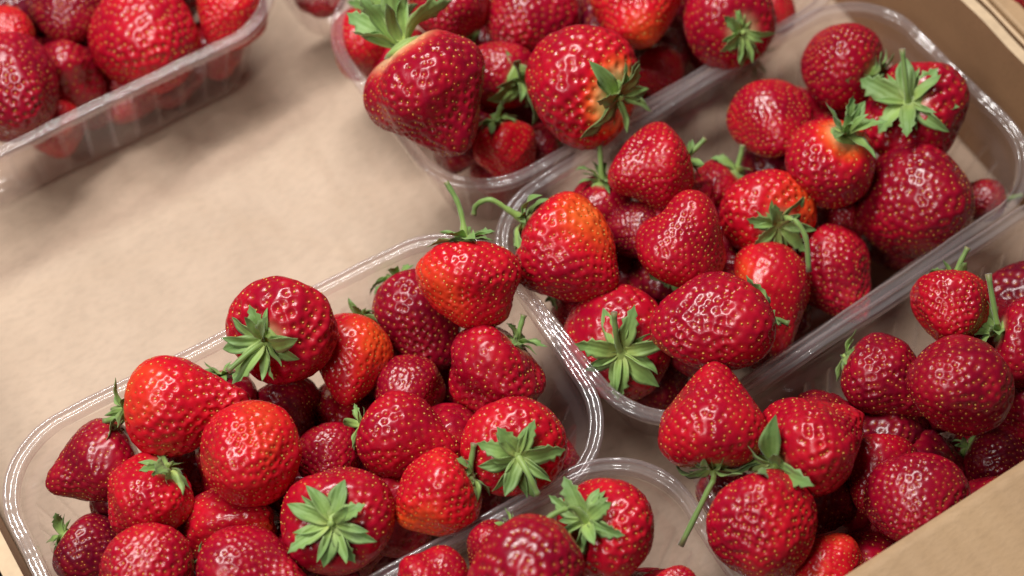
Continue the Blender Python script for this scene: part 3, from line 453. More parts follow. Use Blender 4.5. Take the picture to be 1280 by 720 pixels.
BURIED = [
    ('A', (-0.0668, 0.1757, 0.0147), 0.0127, (0.27, 1.01, 1.39), 'half-hidden strawberry just right of the low berry right of the scarlet ball'),
    ('A', (-0.0436, 0.1661, 0.0169), 0.0151, (1.73, 1.92, 1.82), 'half-hidden strawberry just below the glossy berry mid-pile in the front left punnet'),
    ('A', (-0.1239, 0.1592, 0.0179), 0.0162, (0.54, -0.94, 0.73), 'half-hidden strawberry just left of the wide crimson berry at the bottom edge'),
    ('A', (-0.0201, 0.1755, 0.0167), 0.0149, (-0.25, -1.07, 0.22), 'half-hidden strawberry just left of the short-stemmed berry by the right wall'),
    ('A', (-0.0637, 0.1454, 0.0347), 0.0144, (0.25, 0.36, -0.67), 'half-hidden strawberry just left of the small orange-red berry at the front rim'),
    ('A', (-0.0988, 0.182, 0.0368), 0.0146, (-1.17, -0.79, -1.0), 'half-hidden strawberry just below the topmost round scarlet berry'),
    ('A', (-0.0993, 0.1541, 0.0173), 0.0155, (0.5, 0.91, -0.57), 'half-hidden strawberry just right of the wide crimson berry at the bottom edge'),
    ('A', (-0.0693, 0.1444, 0.014), 0.012, (-0.81, -1.4, 0.66), 'half-hidden strawberry just right of the berry with the stemless star calyx'),
    ('A', (-0.0977, 0.1403, 0.0386), 0.0121, (0.74, -0.75, -0.07), 'half-hidden strawberry just below the berry with the stemless star calyx'),
    ('A', (-0.0847, 0.1677, 0.0257), 0.0127, (-0.6, 0.06, 0.4), 'half-hidden strawberry just left of the berry with the stemless star calyx'),
    ('A', (-0.038, 0.1506, 0.0397), 0.0126, (0.43, -0.72, -0.65), 'half-hidden strawberry just right of the glossy berry mid-pile in the front left punnet'),
    ('A', (-0.0616, 0.1847, 0.0289), 0.0117, (-0.37, -0.45, 1.26), 'half-hidden strawberry just above the low berry right of the scarlet ball'),
    ('A', (-0.1329, 0.1994, 0.0258), 0.012, (0.37, 1.22, 0.17), 'half-hidden strawberry just left of the berry with small drooping pale sepals'),
    ('A', (-0.042, 0.1447, 0.0152), 0.0129, (-0.45, 0.36, 0.57), 'half-hidden strawberry just right of the small orange-red berry at the front rim'),
    ('A', (-0.1282, 0.1806, 0.031), 0.013, (0.11, 0.86, -1.12), 'half-hidden strawberry just below the berry with small drooping pale sepals'),
    ('A', (-0.0958, 0.2014, 0.0404), 0.0119, (-0.83, -0.97, -1.21), 'half-hidden strawberry just right of the scarlet cone-shaped berry on its side'),
    ('A', (-0.0826, 0.1436, 0.0302), 0.0123, (0.41, -0.05, 0.24), 'half-hidden strawberry just below the low berry right of the scarlet ball'),
    ('A', (-0.0401, 0.1958, 0.0289), 0.0123, (1.24, 0.2, 1.2), 'half-hidden strawberry just right of the orange-red berry at the back rim'),
    ('B', (0.1238, 0.1888, 0.0176), 0.0158, (-0.17, 0.6, -0.82), 'half-hidden strawberry just above the scarlet berry with the arching stem'),
    ('B', (0.0592, 0.1683, 0.031), 0.0143, (-0.92, -0.2, 0.28), 'half-hidden strawberry just below the berry standing tip up mid-pile'),
    ('B', (0.0751, 0.1596, 0.0225), 0.0125, (0.27, 0.16, 0.5), 'half-hidden strawberry just above the large berry lying across the front'),
    ('B', (0.0449, 0.1808, 0.0171), 0.0154, (-2.97, -0.18, -1.69), 'half-hidden strawberry just right of the berry squeezed against the left wall'),
    ('B', (0.1578, 0.1851, 0.0367), 0.013, (-0.47, 0.59, -1.08), 'half-hidden strawberry just left of the berry with large calyx by the right wall'),
    ('B', (0.1347, 0.1813, 0.0379), 0.0115, (0.45, -0.77, 0.42), 'half-hidden strawberry just above the berry with lifted bright sepals'),
    ('B', (0.1435, 0.1455, 0.0137), 0.0116, (-1.26, 0.78, -2.11), 'half-hidden strawberry just below the largest deep red berry at the right end'),
    ('B', (0.0922, 0.1448, 0.0187), 0.0119, (1.59, 0.3, 0.77), 'half-hidden strawberry just right of the long narrow upright berry'),
    ('B', (0.0537, 0.1402, 0.0423), 0.013, (1.51, 0.03, -0.85), 'half-hidden strawberry just below the large berry lying across the front'),
    ('B', (0.0337, 0.1872, 0.0368), 0.0121, (2.33, 1.17, -0.89), 'half-hidden strawberry just below the orange-shouldered berry with the hooked stem'),
    ('B', (0.0727, 0.1834, 0.0404), 0.0143, (1.25, 0.84, 0.11), 'half-hidden strawberry just above the berry standing tip up mid-pile'),
    ('B', (0.1382, 0.1979, 0.0306), 0.0128, (0.5, 1.32, -0.49), 'half-hidden strawberry just right of the plain berry near the back wall'),
    ('B', (0.0669, 0.1518, 0.0394), 0.0117, (-0.35, 0.88, 2.41), 'half-hidden strawberry just left of the long narrow upright berry'),
    ('B', (0.0731, 0.1408, 0.0267), 0.013, (-1.75, 2.39, -0.35), 'half-hidden strawberry just below the long narrow upright berry'),
    ('B', (0.0866, 0.1726, 0.0275), 0.0116, (-0.42, 0.41, -0.96), 'half-hidden strawberry just right of the berry standing tip up mid-pile'),
    ('C', (0.1387, 0.2525, 0.0178), 0.0161, (-1.14, 1.23, 0.58), 'half-hidden strawberry just left of the dark berry with its calyx on the rim'),
    ('C', (0.089, 0.2483, 0.0148), 0.0128, (-1.8, -1.33, -0.58), 'half-hidden strawberry just right of the large glossy berry with orange collar'),
    ('C', (0.0423, 0.2659, 0.0193), 0.0122, (0.11, 0.21, -0.08), 'half-hidden strawberry just above the small scarlet berry inside the left rim'),
    ('C', (0.0619, 0.2637, 0.0215), 0.0145, (-0.65, -0.56, 0.39), 'half-hidden strawberry just right of the hidden berry with stem pointing right'),
    ('C', (0.1123, 0.2517, 0.0163), 0.0144, (-0.25, -0.93, -0.35), 'half-hidden strawberry just left of the small berry wedged at the front rim'),
    ('C', (0.1201, 0.2649, 0.0432), 0.0126, (0.21, -1.33, -0.64), 'half-hidden strawberry just right of the orange-red berry with its tip forward'),
    ('C', (0.0603, 0.2923, 0.0157), 0.0135, (0.55, 0.11, -1.23), 'half-hidden strawberry just above the hidden berry with stem pointing right'),
    ('C', (0.0446, 0.246, 0.0146), 0.0126, (0.59, -0.35, 0.69), 'half-hidden strawberry just below the small scarlet berry inside the left rim'),
    ('C', (0.0301, 0.2924, 0.0342), 0.0118, (0.81, 0.2, -0.83), 'half-hidden strawberry just above the largest crimson berry over the left rim'),
    ('C', (0.0977, 0.2679, 0.0399), 0.0123, (0.95, 0.78, 1.75), 'half-hidden strawberry just left of the orange-red berry with its tip forward'),
    ('C', (0.0286, 0.2522, 0.0385), 0.0121, (1.14, -0.13, -0.2), 'half-hidden strawberry just left of the small scarlet berry inside the left rim'),
    ('F', (-0.0889, 0.3693, 0.0256), 0.0126, (0.81, -1.3, -0.45), 'half-hidden strawberry just above the dark magenta berry cut by the left edge'),
    ('F', (-0.029, 0.3741, 0.0265), 0.0164, (0.02, -0.91, -2.72), 'half-hidden strawberry just above the large bright berry in the top left punnet'),
    ('F', (-0.0798, 0.354, 0.0349), 0.0144, (-0.04, -0.45, 1.53), 'half-hidden strawberry just above the small orange berry inside the front rim'),
    ('F', (-0.0696, 0.379, 0.0186), 0.0156, (0.57, 1.4, 1.38), 'half-hidden strawberry just below the shaded dark berry at the top edge'),
    ('F', (-0.0818, 0.3909, 0.0353), 0.0126, (0.55, 0.58, 0.79), 'half-hidden strawberry just above the red berry at the left edge'),
    ('F', (-0.0185, 0.3631, 0.0427), 0.0116, (0.74, -0.49, 0.45), 'half-hidden strawberry just above the orange-red berry in the top left punnet'),
    ('F', (-0.0749, 0.3578, 0.0137), 0.0116, (-0.68, 0.6, 0.4), 'half-hidden strawberry just right of the small orange berry inside the front rim'),
    ('F', (-0.0414, 0.3482, 0.0138), 0.0117, (1.04, -0.72, 0.65), 'half-hidden strawberry just left of the berry pressed to the ribbed wall, right end'),
    ('D', (-0.0199, 0.0832, 0.022), 0.0163, (2.14, -0.29, -0.26), 'half-hidden strawberry just left of the berry tip at the nearest punnet end'),
    ('D', (-0.0134, 0.0725, 0.045), 0.0115, (0.21, 1.5, -1.22), 'half-hidden strawberry just below the berry with curving stem in the nearest punnet'),
    ('E', (0.0492, 0.0765, 0.0377), 0.0131, (0.47, -0.69, -0.81), 'half-hidden strawberry just right of the broad berry beside the nearest punnet'),
    ('E', (0.0893, 0.0625, 0.0315), 0.0137, (1.6, -0.48, -0.59), 'half-hidden strawberry just above the soft crimson berry at the flap edge'),
    ('E', (0.0611, 0.0539, 0.0149), 0.0129, (-1.45, -0.37, -0.57), 'half-hidden strawberry just right of the orange berry beside the flap'),
    ('E', (0.049, 0.0499, 0.0322), 0.0147, (-0.06, 0.42, -0.28), 'half-hidden strawberry just below the soft crimson berry at the flap edge'),
    ('E', (0.0682, 0.0799, 0.0179), 0.0162, (1.61, 1.11, -0.17), 'half-hidden strawberry just left of the shaded berry mid-pile at the lower right'),
    ('E', (0.1077, 0.0624, 0.0162), 0.0144, (-1.9, 0.09, -0.21), 'half-hidden strawberry just left of the dark purple berry above the flap'),
    ('E', (0.1513, 0.0946, 0.0389), 0.0148, (-0.96, 0.99, 0.44), 'half-hidden strawberry just above the berry with the tall green stem'),
    ('E', (0.1095, 0.0832, 0.0353), 0.0135, (-2.41, -1.87, -0.04), 'half-hidden strawberry just left of the large dark berry with sparse yellow seeds'),
    ('E', (0.1307, 0.0913, 0.0444), 0.0126, (-0.98, 0.86, 2.08), 'half-hidden strawberry just right of the rounded berry with wispy sepals'),
    ('E', (0.0648, 0.0903, 0.0412), 0.0141, (-0.21, 0.14, 1.05), 'half-hidden strawberry just right of the glossy berry with dark spread sepals'),
    ('E', (0.0958, 0.0403, 0.0413), 0.0119, (1.73, -0.08, -0.67), 'half-hidden strawberry just below the dark purple berry above the flap'),
    ('E', (0.0719, 0.055, 0.0321), 0.0117, (0.06, 0.13, -0.64), 'half-hidden strawberry just left of the berry half covered by the flap'),
    ('E', (0.0844, 0.0811, 0.0358), 0.0132, (-0.39, -0.34, 1.27), 'half-hidden strawberry just above the shaded berry mid-pile at the lower right'),
]


PL, PW, PR = 0.180, 0.1042, 0.0287


def loop_pts(inset, n=1040):
    """rounded rectangle of the punnet, inset from the outer rim; points, outward normals and arclength"""
    hx, hy, r = PL / 2 - inset, PW / 2 - inset, max(PR - inset * 0.75, 0.006)
    segs = [(2 * (hx - r), 0), (math.pi * r / 2, 1), (2 * (hy - r), 0), (math.pi * r / 2, 1)] * 2
    ref = [(2 * (PL / 2 - PR), 0), (math.pi * PR / 2, 1), (2 * (PW / 2 - PR), 0), (math.pi * PR / 2, 1)]
    ref = [(ref[0][0], 0), (ref[1][0], 1), (ref[2][0], 0), (ref[3][0], 1)] * 2
    tot = sum(a for a, _ in ref[:4]) * 2
    pts, nrm, arc = [], [], []
    corner = [(hx - r, -(hy - r), -90), (hx - r, hy - r, 0), (-(hx - r), hy - r, 90), (-(hx - r), -(hy - r), 180)]
    starts = [(-(hx - r), -hy), (hx, -(hy - r)), (hx - r, hy), (-hx, hy - r)]
    dirs = [(1, 0), (0, 1), (-1, 0), (0, -1)]
    nn = [(0, -1), (1, 0), (0, 1), (-1, 0)]
    lens = [2 * (hx - r), 2 * (hy - r)] * 2
    rl = [2 * (PL / 2 - PR), 2 * (PW / 2 - PR)] * 2
    rc = math.pi * PR / 2
    s0 = 0
    for k in range(4):
        m = int(round(n * rl[k] / tot))
        for i in range(m):
            f = i / m
            pts.append((starts[k][0] + dirs[k][0] * lens[k] * f, starts[k][1] + dirs[k][1] * lens[k] * f))
            nrm.append(nn[k]); arc.append(s0 + rl[k] * f)
        s0 += rl[k]
        m = int(round(n * rc / tot))
        for i in range(m):
            f = i / m
            a = R(corner[k][2] + 90 * f)
            pts.append((corner[k][0] + r * math.cos(a), corner[k][1] + r * math.sin(a)))
            nrm.append((math.cos(a), math.sin(a))); arc.append(s0 + rc * f)
        s0 += rc
    return np.array(pts), np.array(nrm), np.array(arc), tot


def build_strip(levels):
    V = np.concatenate(levels)
    n = len(levels[0])
    i = np.arange(n); j = (i + 1) % n
    q = [np.stack([k * n + i, k * n + j, (k + 1) * n + j, (k + 1) * n + i], 1) for k in range(len(levels) - 1)]
    return V, np.concatenate(q)


def punnet_meshes():
    # wall: (inset, z), moulded vertical ribs fading out at the top and the bottom
    prof = [(0.0215, 0.0010), (0.0185, 0.0012), (0.0165, 0.0022), (0.0152, 0.0042), (0.0146, 0.008), (0.0135, 0.014), (0.0122, 0.021),
            (0.0108, 0.028), (0.0094, 0.035), (0.0080, 0.0405), (0.0074, 0.0425), (0.0054, 0.0432), (0.0047, 0.0445), (0.0044, 0.0484)]
    lv = []; ra = []
    for ins, z in prof:
        p, nr, a, tot = loop_pts(ins)
        k = min(1, max(0, (z - 0.003) / 0.006)) * min(1, max(0, (0.0425 - z) / 0.003))
        nrib = 52
        u = (a / tot * nrib) % 1.0 - 0.5
        rib = 0.00085 * np.exp(-(u / 0.13) ** 2) * k
        p = p + nr * rib[:, None]
        wob = 0.0003 * np.sin(a * 90 + z * 60) * (1 - k * 0.5)
        ra.append(np.exp(-(u / 0.10) ** 2) * k)
        lv.append(np.concatenate([p + nr * wob[:, None], np.full((len(p), 1), z)], 1))
    V, Q = build_strip(lv)
    wall = mesh_np('wall', V, quads=Q, mats=[WALLP], attrs={'rib': np.concatenate(ra)})
    # base: slightly crowned sheet with a raised panel
    lv = []
    for ins, z in [(0.0217, 0.0011), (0.0235, 0.0011), (0.0245, 0.0019), (0.034, 0.0021), (0.0345, 0.0013), (0.044, 0.0013)]:
        p, nr, a, tot = loop_pts(ins, 260)
        lv.append(np.concatenate([p, np.full((len(p), 1), z)], 1))
    V, Q = build_strip(lv)
    n0 = len(lv[0]); c = len(V)
    V = np.concatenate([V, [[0, 0, 0.0013]]])
    T = [((len(lv) - 1) * n0 + i, (len(lv) - 1) * n0 + (i + 1) % n0, c) for i in range(n0)]
    base = mesh_np('base', V, quads=Q, tris=T, mats=[WALLP])
    # rim: rolled flange with an inner and an outer bead
    prof = [(0.0044, H - 0.0036), (0.0043, H - 0.0010)]
    prof += [(0.0037 + 0.0006 * math.cos(R(an)), H - 0.0006 + 0.0006 * math.sin(R(an))) for an in (10, 40, 65, 90, 115, 140)]
    prof += [(0.0031, H - 0.0006), (0.0020, H - 0.0007)]
    prof += [(0.0009 + 0.0009 * math.cos(R(an)), H - 0.0008 + 0.0009 * math.sin(R(an))) for an in (25, 50, 75, 100, 125, 150, 175)]
    prof += [(0.0, H - 0.0022), (0.0003, H - 0.0034)]
    lv = []
    rnd = np.random.RandomState(5)
    ph = rnd.uniform(0, 6.28, 8)
    for ins, z in prof:
        p, nr, a, tot = loop_pts(ins)
        w = 2 * math.pi / tot
        rip = 0.00002 * np.sin(a * w * 150 + ph[0]) + 0.00002 * np.sin(a * w * 97 + ph[1] + ins * 500) + 0.00022 * np.sin(a * w * 7 + ph[2]) + 0.00012 * np.sin(a * w * 31 + ph[3] + ins * 300)
        lv.append(np.concatenate([p + nr * (0.00016 * np.sin(a * w * 11 + ph[4]) + 0.00002 * np.sin(a * w * 83 + ph[5]))[:, None], (z + rip)[:, None]], 1))
    V, Q = build_strip(lv)
    rim = mesh_np('rim', V, quads=Q, mats=[RIMP])
    return wall, base, rim


PUNNET_LABEL = {
    'A': 'clear plastic punnet of strawberries at the front left, beside the bare tray floor',
    'B': 'clear plastic punnet in the middle right, between two others, heaped with strawberries',
    'C': 'clear plastic punnet at the top middle with the largest strawberry hanging over its rim',
    'D': 'nearest clear plastic punnet, cut by the bottom edge of the picture',
    'E': 'clear plastic punnet at the lower right, partly under the cardboard flap',
    'F': 'clear plastic punnet in the top left corner, its ribbed side wall in full view',
    'G': 'blurred clear plastic punnet at the top edge between two nearer ones',
}
PUNNET_PLACE = {'A': 'front left punnet', 'B': 'middle right punnet', 'C': 'top middle punnet', 'D': 'nearest punnet',
                'E': 'lower right punnet', 'F': 'top left punnet', 'G': 'punnet behind at the top edge', 'N': 'neighbouring tray'}
WALL_ME, BASE_ME, RIM_ME = punnet_meshes()
PUNNET_OBJ = {}
for key, (u, v, z, yaw) in PUNNETS.items():
    p = PUNNET_OBJ[key] = empty('punnet', (u, v, z))
    p.rotation_euler = (0, 0, yaw + (math.pi if key in 'CEG' else 0))
    tag(p, PUNNET_LABEL[key], 'punnet', 'clear plastic punnets in the tray')
    link('wall', WALL_ME, p); link('base', BASE_ME, p); link('rim', RIM_ME, p)

def juice_smear(parent, path, wid, seed):
    rnd = random.Random(seed)
    lp = loop_pts(0.0088, 1040)
    V = []
    for i, (x, y, z) in enumerate(path):
        k = int(((lp[0] - np.array([x, y])) ** 2).sum(1).argmin())
        q = lp[0][k] - lp[1][k] * (0.0012 + 0.11 * (0.041 - z))
        w = wid * (0.35 + rnd.random()) * (0.3 if i in (0, len(path) - 1) else 1)
        V += [(q[0], q[1], z - w), (q[0] - lp[1][k][0] * 0.0002, q[1] - lp[1][k][1] * 0.0002, z), (q[0], q[1], z + w)]
    Q = [(3 * i + j, 3 * i + 3 + j, 3 * i + 4 + j, 3 * i + 1 + j) for i in range(len(path) - 1) for j in range(2)]
    link('juice_smear', mesh_np('juice_smear', V, quads=Q, mats=[JUICE]), parent)


juice_smear(PUNNET_OBJ['A'], [(-0.0735, 0.036, 0.0330), (-0.0725, 0.0375, 0.0350), (-0.071, 0.039, 0.0360), (-0.0695, 0.0405, 0.0378), (-0.067, 0.042, 0.0385), (-0.0645, 0.0435, 0.0382), (-0.0635, 0.0437, 0.0392)], 0.0010, 1)
juice_smear(PUNNET_OBJ['A'], [(-0.0690, 0.041, 0.0402), (-0.0675, 0.042, 0.0407), (-0.0660, 0.043, 0.0412)], 0.0008, 2)
juice_smear(PUNNET_OBJ['A'], [(-0.0125, 0.045, 0.0400), (-0.0110, 0.045, 0.0406), (-0.0090, 0.045, 0.0404), (-0.0080, 0.045, 0.0409)], 0.0008, 3)

# ------------------------------------------------------------------ strawberries
GOLD = math.pi * (3 - math.sqrt(5))


def cube_sphere(n):
    key, verts, quads = {}, [], []
    t = np.tan(np.linspace(-math.pi / 4, math.pi / 4, n + 1))
    for ax in range(3):
        for sg in (-1, 1):
            ids = np.zeros((n + 1, n + 1), int)
            for i in range(n + 1):
                for j in range(n + 1):
                    v = [0, 0, 0]; v[ax] = sg; v[(ax + 1) % 3] = t[i] * sg; v[(ax + 2) % 3] = t[j]
                    k = (round(v[0], 5), round(v[1], 5), round(v[2], 5))
                    if k not in key:
                        key[k] = len(verts); l = math.sqrt(v[0] ** 2 + v[1] ** 2 + v[2] ** 2); verts.append([c / l for c in v])
                    ids[i, j] = key[k]
            for i in range(n):
                for j in range(n):
                    quads.append((ids[i, j], ids[i + 1, j], ids[i + 1, j + 1], ids[i, j + 1]))
    return np.array(verts), np.array(quads)


SPH_HI = cube_sphere(56)
SPH_MID = cube_sphere(38)
SPH_LO = cube_sphere(28)


class Shape:
    """an irregular strawberry body: unit width, z up towards the calyx"""
    def __init__(self, seed, aspect, k):
        r = np.random.RandomState(seed)
        self.k, self.a = k, aspect
        self.dent = r.uniform(0.03, 0.06)
        self.el = r.uniform(-0.07, 0.07)
        self.bend = r.uniform(-0.09, 0.09, 2)
        self.rough = r.uniform(0.6, 1.45)
        self.w = [(r.normal(size=3) * r.uniform(1.6, 3.4), r.uniform(0, 6.28), r.uniform(0.013, 0.034)) for _ in range(6)]
        ph = np.linspace(0, math.pi, 400)
        rr = np.sin(ph) * (1 + k * np.cos(ph)) * self.flank(np.cos(ph))
        self.nr = 0.5 / rr.max()

    def flank(self, cz):
        lo = np.clip(-cz, 0, 1)
        return 1 - 0.85 * self.k * lo * (1 - lo ** 2)

    def __call__(self, d):
        cz = np.clip(d[:, 2], -1, 1)
        ph = np.arccos(cz)
        rr = (1 + self.k * cz) * self.flank(cz) * self.nr
        x = d[:, 0] * rr * (1 + self.el); y = d[:, 1] * rr * (1 - self.el)
        z = 0.5 * self.a * cz - self.dent * np.exp(-(ph / 0.42) ** 2)
        tdown = (1 - cz) / 2
        x = x + self.bend[0] * tdown ** 2; y = y + self.bend[1] * tdown ** 2
        g = np.zeros(len(d))
        for f, p, a in self.w: g += self.rough * a * np.sin(d @ f + p)
        s = 1 + g * np.clip(ph / 0.5, 0, 1)
        return np.stack([x * s, y * s, z * s], 1)


def berry_mesh(seed, aspect, k, nseed, ripe, patch, collar, sph, tone_shift=0.0):
    r = np.random.RandomState(seed + 1000)
    sh = Shape(seed, aspect, k)
    d, quads = sph
    base = sh(d)
    # seeds spread evenly over the surface along a golden-angle spiral
    ph = np.linspace(0.0, math.pi, 600)
    pr = np.sin(ph) * (1 + k * np.cos(ph)) * sh.flank(np.cos(ph)) * sh.nr; pz = 0.5 * aspect * np.cos(ph)
    ar = np.concatenate([[0], np.cumsum(0.5 * (pr[1:] + pr[:-1]) * np.hypot(np.diff(pr), np.diff(pz)))])
    area = ar[-1] * 2 * math.pi
    q = (np.arange(nseed) + 0.5) / nseed
    q = 0.016 + 0.984 * q
    # a little denser towards the tip
    q = q ** 0.88
    sp = np.interp(q, ar / ar[-1], ph)
    th = np.arange(nseed) * GOLD + r.normal(0, 0.04, nseed) / np.maximum(np.sin(sp), 0.2)
    sp = np.clip(sp + r.normal(0, 0.020, nseed), 0.12, 3.1)
    sd = np.stack([np.sin(sp) * np.cos(th), np.sin(sp) * np.sin(th), np.cos(sp)], 1)
    S = sh(sd)
    space = math.sqrt(area / nseed)
    dist = np.empty(len(base)); who = np.empty(len(base), int)
    d2 = (base ** 2).sum(1)[:, None] + (S ** 2).sum(1)[None] - 2 * base @ S.T
    who = d2.argmin(1); dist = np.sqrt(np.maximum(d2[np.arange(len(base)), who], 0))
    nrm = base / np.array([1, 1, aspect ** 2]); nrm /= np.linalg.norm(nrm, axis=1)[:, None] + 1e-9
    x = dist / space
    pw, puff = r.uniform(0.26, 0.37), r.uniform(0.015, 0.075)
    dep = r.uniform(0.17, 0.27) * space * r.uniform(0.6, 1.25, nseed)
    wv = r.normal(size=3) * 7
    wild = np.clip(0.9 + 0.35 * np.sin(base @ wv + 1.0), 0.55, 1.25)
    wild_s = np.clip(0.9 + 0.35 * np.sin(S @ wv + 1.0), 0.55, 1.25)
    pitv = np.exp(-(x / pw) ** 2)
    top = np.clip((np.arccos(np.clip(d[:, 2], -1, 1)) - 0.2) / 0.35, 0, 1)
    xs = np.clip(x / 0.62, 0, 1)
    hgt = (-dep[who] * pitv + puff * space * xs * xs * (3 - 2 * xs)) * wild * top
    lump = sum(a * np.sin(base @ f + p) for f, p, a in [(r.normal(size=3) * 13, r.uniform(0, 6), 0.0016) for _ in range(4)])
    V = base + nrm * (hgt + lump)[:, None]
    rp = np.full(len(V), ripe)
    if patch:
        pd = np.array(patch[:3]); rp = rp + patch[3] * 0.75 * np.clip((d @ pd - 0.42) / 0.55, 0, 1) ** 1.3
    rp = rp + 0.10 * np.clip((d[:, 2] - 0.2), 0, 1)
    phv = np.arccos(np.clip(d[:, 2], -1, 1))
    pale = (0.55 if patch is not False else 0.0) * np.exp(-(phv / 0.30) ** 4)
    if collar: 
        rp = rp + {1: 0.75, 2: 0.4, 3: 0.9}[collar] * np.exp(-(phv / 0.62) ** 4)
        pale = {1: 0.5, 2: 0.85, 3: 0.8}[collar] * np.exp(-(phv / {1: 0.34, 2: 0.46, 3: 0.40}[collar]) ** 4)
    me = mesh_np('flesh', V, quads=quads, mats=[FLESH], attrs={'ripe': rp, 'pit': np.exp(-(x / 0.26) ** 2) * top, 'pale': pale})
    # seeds: small teardrops sunk in the pits
    ns = S / np.array([1, 1, aspect ** 2]); ns /= np.linalg.norm(ns, axis=1)[:, None]
    up = np.array([0, 0, 1.0]) - ns * ns[:, 2:3]; up /= np.linalg.norm(up, axis=1)[:, None] + 1e-6
    sd_ = np.cross(up, ns)
    ln = np.clip(0.155 * space, 0.011, 0.0165)
    lns = ln * r.uniform(0.58, 1.05, nseed)
    C0 = S + ns * (0.0035 - 0.80 * dep * wild_s)[:, None]
    tmplv = [(0, 1.0, 0)]
    for (yy, rad) in ((0.45, 0.52), (-0.25, 0.66)):
        for a in range(5):
            tmplv.append((rad * math.cos(a * 2 * math.pi / 5 + yy), yy, 0.9 * rad * math.sin(a * 2 * math.pi / 5 + yy)))
    tmplv.append((0, -0.85, 0))
    tv = np.array(tmplv)
    tt = []
    for a in range(5):
        b = (a + 1) % 5
        tt += [(0, 1 + a, 1 + b), (1 + a, 6 + a, 6 + b), (1 + a, 6 + b, 1 + b), (6 + a, 11, 6 + b)]
    tt = np.array(tt)
    VV = C0[:, None] + lns[:, None, None] * (tv[None, :, 0:1] * sd_[:, None] + tv[None, :, 1:2] * up[:, None] + tv[None, :, 2:3] * ns[:, None])
    TT = (tt[None] + (np.arange(nseed) * 12)[:, None, None]).reshape(-1, 3)
    tone = np.clip(r.normal(0.60 + tone_shift, 0.28, nseed), 0, 1)
    ms = mesh_np('seeds', VV.reshape(-1, 3), tris=TT, mats=[SEED], attrs={'tone': np.repeat(tone, 12)})
    return me, ms, 0.5 * aspect - sh.dent


def sepal_mesh(seed, elev, turn, length, width, notch):
    """a pointed green sepal along +X with a fold, curl and real thickness; elev = start angle, turn = total bend downwards"""
    r = random.Random(seed)
    nx, ny = 12, 6
    top, along, edge = [], [], []
    x, z = 0.03, 0.012
    twist = r.uniform(-0.25, 0.25); sway = r.uniform(-0.10, 0.10)
    tipcurl = r.uniform(-30, 70); wavy = r.uniform(0, 6)
    pts = []
    for i in range(nx + 1):
        s = i / nx
        pts.append((x, z))
        a = R(elev - turn * s ** 1.2 + tipcurl * max(0, s - 0.65) / 0.35)
        x += length / nx * math.cos(a); z += length / nx * math.sin(a)
    for i in range(nx + 1):
        s = i / nx
        w = width * (0.42 + 0.58 * math.sin(math.pi * min(1, s * 1.05) ** 0.8)) if s < 0.5 else width * max(0.02, (1 - ((s - 0.5) / 0.5) ** 1.7))
        if notch and 0.5 < s < 0.97: w *= 1 + 0.30 * math.sin((s - 0.5) * 44)
        for j in range(ny + 1):
            t = 2 * j / ny - 1
            fold = 0.16 * w * abs(t) ** 1.5 - 0.02 * w * math.cos(t * 3.1)
            y = w * 0.5 * t + sway * s * s * length
            zz = pts[i][1] + fold + twist * t * w * 0.5 * s + 0.10 * w * math.sin(s * 10 + wavy + 2.2 * t) * abs(t)
            top.append((pts[i][0], y, zz)); along.append(s); edge.append(abs(t) ** 4)
    N = len(top)
    th = 0.004
    bot = [(a, b * 0.985, c - th) for a, b, c in top]
    q = []
    for i in range(nx):
        for j in range(ny):
            a = i * (ny + 1) + j
            q.append((a, a + ny + 1, a + ny + 2, a + 1)); q.append((N + a, N + a + 1, N + a + ny + 2, N + a + ny + 1))
    for i in range(nx):
        a = i * (ny + 1); q.append((a, N + a, N + a + ny + 1, a + ny + 1))
        a += ny; q.append((a, a + ny + 1, N + a + ny + 1, N + a))
    return mesh_np('sepal', top + bot, quads=q, mats=[LEAF], attrs={'along': along * 2, 'edge': edge * 2})


SEPALS = {}
STYLE = {'star': [(12, 38), (20, 48), (6, 30), (28, 55), (36, 62), (16, 20)], 'drape': [(2, 62), (8, 75), (-4, 55), (14, 70), (20, 85), (6, 40)],
         'up': [(58, 40), (72, 55), (40, 45), (85, 50), (30, 30), (64, 90)], 'messy': [(25, 60), (50, 75), (5, 55), (70, 90), (35, 20), (12, 80)]}
for st, lst in STYLE.items():
    for i, (e, tn) in enumerate(lst):
        SEPALS[st, i, 0] = sepal_mesh(len(st) * 31 + i, e, tn, 0.37, 0.140, i % 2)
        SEPALS[st, i, 1] = sepal_mesh(len(st) * 31 + i + 50, e + 8, tn, 0.30, 0.080, False)


def hub_mesh(stub):
    prof = [(0.0, 0.030), (0.030, 0.030), (0.060, 0.022), (0.100, 0.010), (0.125, -0.004), (0.10, -0.03)]
    if stub: prof = [(0.0, 0.075), (0.018, 0.073), (0.026, 0.062), (0.026, 0.042)] + prof[1:]
    n = 14
    V = [(0, 0, prof[0][1])]; al = [0.45]
    for rr, z in prof[1:]:
        for a in range(n):
            k = 1 + 0.10 * math.sin(a * 5 * 2 * math.pi / n)
            V.append((rr * k * math.cos(a * 2 * math.pi / n), rr * k * math.sin(a * 2 * math.pi / n), z)); al.append(0.02 + rr * 1.1)
    T = [(0, 1 + a, 1 + (a + 1) % n) for a in range(n)]
    Q = []
    for k in range(len(prof) - 2):
        for a in range(n):
            b = (a + 1) % n
            Q.append((1 + k * n + a, 1 + (k + 1) * n + a, 1 + (k + 1) * n + b, 1 + k * n + b))
    return mesh_np('calyx', V, quads=Q, tris=T, mats=[STEM], attrs={'along': al})


HUB = {False: hub_mesh(False), True: hub_mesh(True)}


